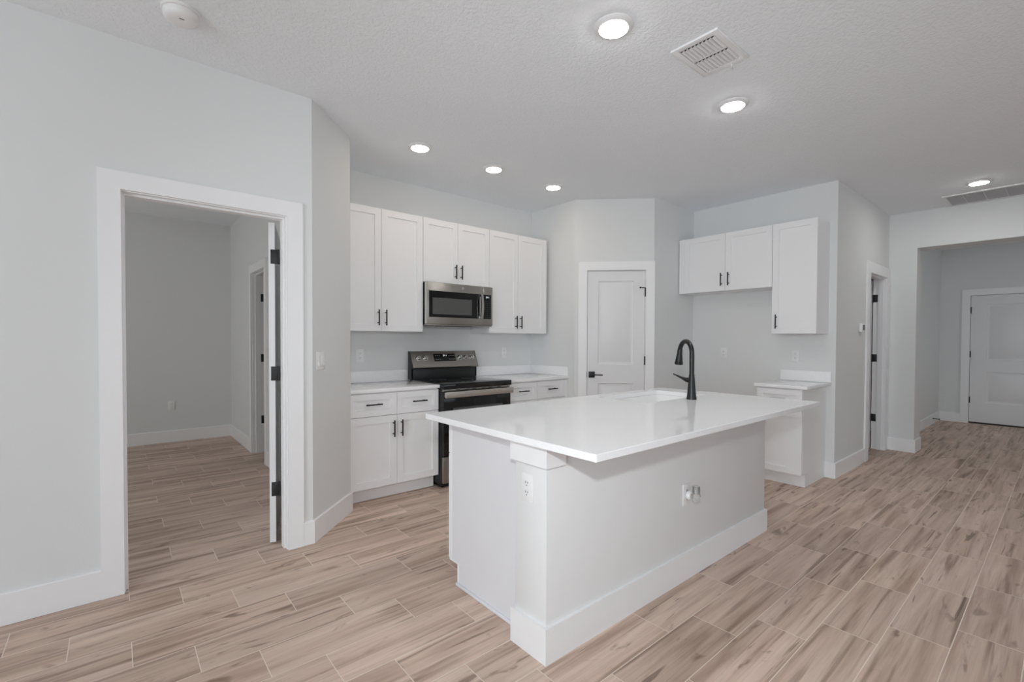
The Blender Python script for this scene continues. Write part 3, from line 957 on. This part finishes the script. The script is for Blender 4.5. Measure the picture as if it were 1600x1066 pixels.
# rear guard: black riser, slanted stainless console
MB(OR).box(RX0+0.012, RX1-0.012, 4.056, 4.120, 0.867, 1.035, 0.003).build('riser', M['enamel'], rg)
m = MB(OR)
prof = [(4.030, 1.020), (4.024, 1.030), (4.096, 1.186), (4.126, 1.186), (4.126, 1.020)]
m.extrude_x(prof, RX0, RX1)
cons = m.build('console', M['steel'], rg)
MB(OR).extrude_x([(4.032, 1.018), (4.0262, 1.029), (4.0972, 1.187), (4.128, 1.187), (4.128, 0.917), (4.062, 0.917), (4.062, 1.018)], RX0-0.003, RX0-0.0005).build('console_side', M['enamel'], rg)
MB(OR).extrude_x([(4.032, 1.018), (4.0262, 1.029), (4.0972, 1.187), (4.128, 1.187), (4.128, 0.917), (4.062, 0.917), (4.062, 1.018)], RX1+0.0005, RX1+0.003).build('console_side', M['enamel'], rg)
cn = Vector((0, -0.156, 0.072)).normalized()      # console normal
ct_ = Vector((0, 0.072, 0.156)).normalized()      # up along the console
cp = lambda x, s, o=0.0: Vector((x, 4.024, 1.030)) + ct_*s + cn*o
SL = 0.172
def console_quad(x0, x1, s0, s1, o0, o1, nm, mt, par=rg):
    mm = MB(OR)
    P = [cp(x0, s0, o1), cp(x1, s0, o1), cp(x1, s1, o1), cp(x0, s1, o1)]
    Q = [cp(x0, s0, o0), cp(x1, s0, o0), cp(x1, s1, o0), cp(x0, s1, o0)]
    mm.face(P); mm.face(Q[::-1])
    for i in range(4):
        mm.face([P[i], Q[i], Q[(i+1) % 4], P[(i+1) % 4]])
    return mm.build(nm, mt, par)
disp = console_quad(RX0+0.247, RX0+0.500, 0.062, 0.142, 0.0, 0.002, 'display_panel', M['blackglass'])
def subquad(par, x0, x1, s0, s1, mt, nm):
    o = console_quad(x0, x1, s0, s1, 0.002, 0.0028, nm, mt, par)
    return o
# clock digits made of bar segments
def digits(fn, x, s, wd, ht, codes, gap):
    SEG = {'1': 'bc', '2': 'abged', '4': 'fgbc', '0': 'abcdef'}
    for ch in codes:
        for q in SEG[ch]:
            th = wd*0.22
            r = {'a': (0, wd, ht-th, ht), 'g': (0, wd, ht/2-th/2, ht/2+th/2), 'd': (0, wd, 0, th), 'f': (0, th, ht/2, ht), 'b': (wd-th, wd, ht/2, ht), 'e': (0, th, 0, ht/2), 'c': (wd-th, wd, 0, ht/2)}[q]
            fn(x+r[0], x+r[1], s+r[2], s+r[3])
        x += wd+gap
mm = MB(OR)
def seg(x0, x1, s0, s1):
    mm.face([cp(x0, s0, 0.0026), cp(x1, s0, 0.0026), cp(x1, s1, 0.0026), cp(x0, s1, 0.0026)])
digits(seg, RX0+0.357, 0.112, 0.010, 0.018, '241', 0.005)
mm.build('clock', M['clock'], disp)
for i, x in enumerate((0.262, 0.285, 0.308, 0.400+0.02, 0.443, 0.466, 0.484)):
    for s in (0.078, 0.118):
        mm = MB(OR)
        mm.face([cp(RX0+x, s, 0.0026), cp(RX0+x+0.012, s, 0.0026), cp(RX0+x+0.012, s+0.006, 0.0026), cp(RX0+x, s+0.006, 0.0026)])
        mm.build('key_legend', M['print'], disp)
for x in (0.072, 0.148, 0.547, 0.620, 0.698):
    c0 = cp(RX0+x, 0.096)
    kb = MB(OR)
    kb.tube([c0, c0+cn*0.006, c0+cn*0.008, c0+cn*0.026, c0+cn*0.029], [0.027, 0.027, 0.022, 0.0205, 0.017], 28)
    k = kb.build('knob', M['steel_edge'], rg)
    g_ = MB(OR)
    t0 = c0+cn*0.029
    for a_, b_ in ((-0.0035, 0.0035),):
        q0 = [t0+Vector((a_, 0, 0))-ct_*0.017, t0+Vector((b_, 0, 0))-ct_*0.017, t0+Vector((b_, 0, 0))+ct_*0.019, t0+Vector((a_, 0, 0))+ct_*0.019]
        q1 = [v+cn*0.006 for v in q0]
        g_.face(q1); g_.face(q0[::-1])
        for i in range(4):
            g_.face([q1[i], q0[i], q0[(i+1) % 4], q1[(i+1) % 4]])
    g_.build('grip', M['steel_edge'], k)
# slotted vent strip, oven door with broad handle, storage drawer
vs = MB(OR).box(RX0+0.004, RX1-0.004, 3.500, RYF-0.0005, 0.846, 0.866, 0.0015).build('vent_strip', M['steel'], rg)
for f_ in (0.20, 0.34, 0.44, 0.58, 0.68, 0.82):
    MB(OR).box(RX0+f_*0.76-0.022, RX0+f_*0.76+0.022, 3.4985, 3.4995, 0.852, 0.860).build('vent_slot', M['slot'], vs)
od = MB(OR).box(RX0+0.004, RX1-0.004, 3.488, RYF-0.0005, 0.285, 0.842, 0.004).build('oven_door', M['blackglass'], rg)
MB(OR).box(RX0+0.10, RX1-0.10, 3.4868, 3.4878, 0.40, 0.70).build('oven_window', M['screen'], od)
hm = MB(OR)
hm.box(RX0+0.002, RX1-0.002, 3.446, 3.466, 0.794, 0.848, 0.005)
hm.box(RX0+0.010, RX0+0.045, 3.464, 3.489, 0.799, 0.842, 0.003).box(RX1-0.045, RX1-0.010, 3.464, 3.489, 0.799, 0.842, 0.003)
hm.build('handle', M['steel_bar'], od)
dwr = MB(OR).box(RX0+0.004, RX1-0.004, 3.492, RYF-0.0005, 0.045, 0.275, 0.004).build('storage_drawer', M['steel'], rg)
MB(OR).box(RX0+0.02, RX1-0.02, RYF+0.03, RYF+0.05, 0.0, 0.03).build('foot_rail', M['enamel'], rg)

# ------------------------------------------------------------------ microwave
MX0, MX1, MYF, MZ0, MZ1 = 2.160, 2.911, 3.765, 1.432, 1.829
OM = ((MX0+MX1)/2, 3.95, MZ0)
mw = thing('microwave', OM, 'stainless over-the-range microwave with black window', 'microwave')
MB(OM).box(MX0+0.002, MX1-0.002, 3.805, YB-0.002, MZ0+0.004, MZ1, 0.002).build('housing', M['enamel'], mw)
split = MX0+0.628
ft = MB(OM).box(MX0, split-0.001, MYF, 3.804, MZ0+0.012, MZ1-0.001, 0.004).build('door', M['steel'], mw)
MB(OM).box(MX0-0.0006, MX0+0.0005, MYF+0.005, 3.803, MZ0+0.016, MZ1-0.005).build('door_edge', M['steel_edge'], ft)
MB(OM).box(MX0+0.020, MX0+0.590, MYF-0.0015, MYF+0.001, MZ0+0.076, MZ0+0.318, 0.001, 1).build('door_glass', M['blackglass'], ft)
MB(OM).box(MX0+0.058, MX0+0.495, MYF-0.0022, MYF-0.0014, MZ0+0.104, MZ0+0.255).build('window', M['screen'], ft)
hp = []
for i in range(13):
    q = i/12
    hp.append((MX0+0.600, MYF-0.030-0.012*math.sin(PI*q), MZ0+0.080+0.235*q))
hb = MB(OM)
for a_, b_ in zip(hp, hp[1:]):
    pass
prof_r = [((x-0.013, y, z), (x+0.013, y, z), (x+0.013, y+0.012, z), (x-0.013, y+0.012, z)) for x, y, z in hp]
rows = [[hb.bm.verts.new(p) for p in r] for r in prof_r]
for r0, r1 in zip(rows, rows[1:]):
    for i in range(4):
        hb.bm.faces.new((r0[i], r0[(i+1) % 4], r1[(i+1) % 4], r1[i]))
hb.bm.faces.new(rows[0]); hb.bm.faces.new(rows[-1][::-1])
hb.box(MX0+0.588, MX0+0.612, MYF-0.022, MYF-0.001, MZ0+0.082, MZ0+0.100).box(MX0+0.588, MX0+0.612, MYF-0.022, MYF-0.001, MZ0+0.295, MZ0+0.313)
hb.build('handle', M['steel_edge'], ft)
# round badge centred above the window
bd = MB(OM).lathe([(0, 0.0035), (0.0135, 0.0035), (0.0150, 0.002), (0.0150, 0.0)], (MX0+0.400, MYF, MZ0+0.358), axis='y', n=32).build('badge', M['steel_edge'], ft)
MB(OM).lathe([(0.0095, 0.0036), (0.0095, 0.0040), (0.0120, 0.0040), (0.0120, 0.0036)], (MX0+0.400, MYF, MZ0+0.358), axis='y', n=32).build('badge_ring', M['slot'], bd)
cpn = MB(OM).box(split+0.001, MX1, MYF, 3.804, MZ0+0.012, MZ1-0.001, 0.004).build('control_side', M['steel'], mw)
kp = MB(OM).box(split+0.006, MX1-0.020, MYF-0.0015, MYF+0.001, MZ0+0.076, MZ0+0.318, 0.001, 1).build('keypad', M['blackglass'], cpn)
mm = MB(OM)
def mseg(x0, x1, s0, s1):
    mm.face([(x0, MYF-0.0020, s0), (x1, MYF-0.0020, s0), (x1, MYF-0.0020, s1), (x0, MYF-0.0020, s1)])
digits(mseg, split+0.040, MZ0+0.283, 0.009, 0.016, '241', 0.004)
mm.build('clock', M['clock'], kp)
dim_print = mat('dim_key_print', (0.22, 0.22, 0.23), 0.5, mottle=0.02)
for r in range(9):
    for c in range(3):
        x = split+0.018+c*0.030; z = MZ0+0.090+r*0.020
        mm = MB(OM)
        mm.face([(x, MYF-0.0020, z), (x+0.016, MYF-0.0020, z), (x+0.016, MYF-0.0020, z+0.004), (x, MYF-0.0020, z+0.004)])
        mm.build('key_legend', dim_print, kp)
MB(OM).box(MX0+0.002, MX1-0.002, MYF+0.010, 3.83, MZ0, MZ0+0.0115, 0.002).build('base_plate', M['steel'], mw)
MB(OM).box(MX0+0.16, MX0+0.50, MYF+0.006, 3.90, MZ0-0.006, MZ0-0.0005, 0.001, 1).build('vent_grille', M['slot'], mw)

# ------------------------------------------------------------------ ceiling fittings
def downlight(loc, lens, label, group):
    t = thing('recessed_light', loc, label, 'ceiling light', group=group)
    MB().lathe([(0.094, 0.0), (0.094, -0.003), (0.088, -0.008), (0.078, -0.013), (0.0675, -0.015), (0.0675, -0.004), (0.0675, 0.0)], n=48).build('trim_ring', M['vent'], t, smooth=40)
    MB().lathe([(0.0668, -0.004), (0.0668, -0.0165), (0.06, -0.019), (0.03, -0.0205), (0, -0.021)], n=48).build('lens', lens, t, smooth=40)
    return t
Z = CEIL-0.0005
# (warm lamps over the range counter, neutral ones over island and foyer)
wl = downlight((1.836, 3.310, Z), M['lens_warm'], 'lit recessed ceiling light nearest the angled left wall, leftmost of the warm row', 'warm recessed lights above the range counter')
for xy, lb in (((2.557, 3.297), 'lit warm recessed ceiling light in the middle of the row over the range counter'),
               ((3.303, 3.303), 'lit warm recessed ceiling light at the pantry end of the row')):
    c = copy_tree(wl); c.location = (*xy, Z); c['label'] = lb
nl = downlight((1.844, 1.441, Z), M['lens_cool'], 'largest lit recessed ceiling light, left of the square air vent', 'neutral recessed lights above island and foyer')
for xy, lb in (((3.030, 1.418), 'lit recessed ceiling light below the square air vent'),
               ((6.243, 0.586), 'lit recessed ceiling light beside the long return grille')):
    c = copy_tree(nl); c.location = (*xy, Z); c['label'] = lb

# supply register
VX0, VX1, VY0, VY1 = 2.226, 2.576, 1.120, 1.372
OV = ((VX0+VX1)/2, (VY0+VY1)/2, CEIL)
vt = thing('air_vent', OV, 'square white louvred air vent on the ceiling', 'air vent')
m = MB(OV)
fz0, fz1 = CEIL-0.012, CEIL-0.0005
fb = 0.034
m.box(VX0, VX1, VY0, VY0+fb, fz0, fz1, 0.003).box(VX0, VX1, VY1-fb, VY1, fz0, fz1, 0.003)
m.box(VX0, VX0+fb, VY0+fb-0.002, VY1-fb+0.002, fz0, fz1, 0.003).box(VX1-fb, VX1, VY0+fb-0.002, VY1-fb+0.002, fz0, fz1, 0.003)
m.box(OV[0]-0.006, OV[0]+0.006, VY0+fb-0.002, VY1-fb+0.002, fz0+0.002, fz1)
m.build('frame', M['vent'], vt)
MB(OV).box(VX0+fb-0.004, VX1-fb+0.004, VY0+fb-0.004, VY1-fb+0.004, CEIL-0.0025, CEIL-0.0008).build('throat', M['vent_dark'], vt)
NS = 9
for side in (0, 1):
    xa, xb = (VX0+fb+0.009, OV[0]-0.006) if side == 0 else (OV[0]+0.015, VX1-fb)
    for i in range(NS):
        y = VY0+fb + (i+0.5)*(VY1-VY0-2*fb)/NS
        s = MB(OV)
        s.extrude_x([(y-0.0085, CEIL-0.0045), (y-0.0010, CEIL-0.0115), (y+0.0050, CEIL-0.0140), (y+0.0052, CEIL-0.0128), (y-0.0004, CEIL-0.0104), (y-0.0075, CEIL-0.0036)], xa, xb)
        s.build('slat', M['vent'], vt)
MB(OV).box(VX1-0.014, VX1-0.008, VY0+0.085, VY0+0.091, CEIL-0.034, fz0+0.001).box(VX1-0.014, VX1+0.006, VY0+0.085, VY0+0.091, CEIL-0.036, CEIL-0.031).build('damper_lever', M['vent'], vt)

# return grille
GX0, GX1, GY0, GY1 = 6.585, 7.085, 0.135, 0.897
OG = ((GX0+GX1)/2, (GY0+GY1)/2, CEIL)
gr = thing('return_grille', OG, 'long white return air grille on the ceiling by the foyer opening', 'air vent')
m = MB(OG)
m.box(GX0, GX1, GY0, GY0+0.028, CEIL-0.014, CEIL-0.0005, 0.003).box(GX0, GX1, GY1-0.028, GY1, CEIL-0.014, CEIL-0.0005, 0.003)
m.box(GX0, GX0+0.028, GY0+0.026, GY1-0.026, CEIL-0.014, CEIL-0.0005, 0.003).box(GX1-0.028, GX1, GY0+0.026, GY1-0.026, CEIL-0.014, CEIL-0.0005, 0.003)
for i in range(1, 5):
    y = GY0 + i*(GY1-GY0)/5
    m.box(GX0+0.026, GX1-0.026, y-0.003, y+0.003, CEIL-0.0105, CEIL-0.003)
m.build('frame', M['vent'], gr)
MB(OG).box(GX0+0.02, GX1-0.02, GY0+0.02, GY1-0.02, CEIL-0.0022, CEIL-0.0008).build('filter', M['filter'], gr)
s = MB(OG)
nsl = 30
for i in range(nsl):
    x = GX0+0.03 + (i+0.5)*(GX1-GX0-0.06)/nsl
    w2 = 0.0065
    pr = [(x+w2, CEIL-0.0025), (x+w2-0.0012, CEIL-0.0022), (x-w2, CEIL-0.0125), (x-w2+0.0012, CEIL-0.0130)]
    a = [s.bm.verts.new((q[0], GY0+0.027, q[1])) for q in pr]; b_ = [s.bm.verts.new((q[0], GY1-0.027, q[1])) for q in pr]
    s.bm.faces.new(a); s.bm.faces.new(b_[::-1])
    for j in range(4):
        s.bm.faces.new((a[j], b_[j], b_[(j+1) % 4], a[(j+1) % 4]))
s.build('louvres', M['vent'], gr)

# smoke detector
sd = thing('smoke_detector', (0.243, 2.665, CEIL), 'round white smoke detector on the ceiling at upper left', 'smoke detector')
MB().lathe([(0.078, -0.0005), (0.078, -0.010), (0.076, -0.012), (0.071, -0.013)], n=48).lathe([(0.071, -0.013), (0, -0.013)], n=48).build('mounting_ring', M['plastic'], sd, smooth=40)
MB().lathe([(0.070, -0.0135), (0.070, -0.030), (0.064, -0.043), (0.052, -0.049), (0.030, -0.051), (0, -0.0515)], n=48).build('cover', M['plastic'], sd, smooth=40)
MB().box(-0.010, 0.010, -0.030, -0.024, -0.0522, -0.049, 0.001).build('sounder_slot', M['slot'], sd)

# ------------------------------------------------------------------ wall plates
def outlet(loc, rotz, label, decora=False):
    t = thing('wall_outlet', loc, label, 'electrical outlet', rotz, group='white electrical outlets')
    MB().box(-0.0355, 0.0355, -0.0055, -0.0005, -0.0585, 0.0585, 0.0022).build('cover_plate', M['plastic'], t)
    spots = [0.020, -0.020]
    if decora:
        f = MB().box(-0.0165, 0.0165, -0.0075, -0.005, -0.0335, 0.0335, 0.001, 1).build('receptacle', M['plastic'], t)
        fs = [f, f]
        MB().box(-0.007, 0.007, -0.0085, -0.0074, 0.0005, 0.0055).box(-0.007, 0.007, -0.0085, -0.0074, -0.0055, -0.0005).build('test_buttons', M['plastic'], f)
    else:
        fs = []
        for z in spots:
            fs.append(MB().lathe([(0, 0.0072), (0.0150, 0.0072), (0.0165, 0.0055), (0.0165, 0.005)], (0, 0, z), axis='y', n=28).build('receptacle', M['plastic'], t))
    for z, f in zip(spots, fs):
        MB().box(-0.0075, -0.0052, -0.0086, -0.0070, z+0.000, z+0.009).box(0.0052, 0.0075, -0.0086, -0.0070, z+0.001, z+0.008).box(-0.0022, 0.0022, -0.0086, -0.0070, z-0.010, z-0.0056).build('slots', M['slot'], f)
    return t
outlet((1.692, YB, 1.152), 0, 'small white duplex outlet on the backsplash wall left of the range')
outlet((3.374, YB, 1.157), 0, 'small white duplex outlet on the backsplash wall right of the range')
outlet((XR, 2.499, 1.162), -PI/2, 'white outlet in the empty refrigerator alcove behind the faucet')
outlet((XR, 1.774, 1.152), -PI/2, 'white outlet above the small counter at the right wall')
outlet((0.531, YBB, 0.459), 0, 'low white outlet on the far bedroom wall')
outlet((IX0, 1.453, 0.683), -PI/2, 'white outlet with test buttons on the narrow end of the island', decora=True)
outlet((2.372, IY0, 0.462), 0, 'white outlet on the long side of the island behind a clear plug-in')

sw_c = (1.027, 3.172, 1.160)
sw = thing('light_switch', sw_c, 'white double rocker light switch on the angled wall', 'light switch', PI/4)
MB().box(-0.058, 0.058, -0.006, -0.0005, -0.0585, 0.0585, 0.0022).build('cover_plate', M['plastic'], sw)
for x in (-0.023, 0.023):
    r = MB()
    r.extrude_x([(-0.006, -0.033), (-0.0135, -0.033), (-0.0085, 0.0), (-0.0075, 0.033), (-0.006, 0.033)], x-0.0165, x+0.0165)
    r.build('rocker', M['plastic'], sw)

# clear plug-in air freshener in the island outlet
af = thing('plug_in_air_freshener', (2.372, IY0-0.0075, 0.482), 'clear plastic plug-in freshener in the outlet on the long island side', 'air freshener')
MB().lathe([(0, 0.0), (0.021, 0.0015), (0.024, 0.006), (0.024, 0.020), (0.019, 0.026), (0, 0.026)], (0, -0.0015, -0.020), axis='y', n=32).build('plug_housing', M['plastic'], af, smooth=40)
MB().lathe([(0, -0.046), (0.014, -0.046), (0.020, -0.041), (0.023, -0.030), (0.023, -0.008), (0.019, -0.003), (0.019, 0.036), (0.017, 0.038), (0.0155, 0.036), (0.0155, -0.003), (0, -0.004)], (0, -0.052, 0), n=32).build('clear_shell', M['clear'], af, smooth=40)
MB().lathe([(0, 0.030), (0.012, 0.030), (0.012, 0.034), (0, 0.034)], (0, -0.052, 0), n=24).lathe([(0, 0.0), (0.008, 0.0), (0.008, 0.030), (0, 0.030)], (0, -0.052, 0), n=20).build('wick_core', M['plastic'], af, smooth=40)

# thermostat
th = thing('thermostat', (5.985, 1.43, 1.442), 'small white thermostat with dark screen beside the partly open door', 'thermostat')
MB().box(-0.056, 0.056, -0.028, -0.0005, -0.045, 0.045, 0.004).build('housing', M['plastic'], th)
MB().box(-0.036, 0.036, -0.0290, -0.0282, -0.024, 0.030).build('screen', M['blackglass'], th)

# door stop on the foyer baseboard
ds = thing('door_stop', (9.886, YF-BBT, 0.084), 'thin black door stop on the foyer baseboard', 'door stop')
MB().lathe([(0, 0.0), (0.012, 0.0), (0.012, 0.006), (0, 0.006)], axis='y', n=20).tube([(0, -0.006, 0), (0, -0.072, -0.004)], 0.0055, 14).tube([(0, -0.072, -0.004), (0, -0.084, -0.0047)], 0.009, 14).build('stop_rod', M['black'], ds)
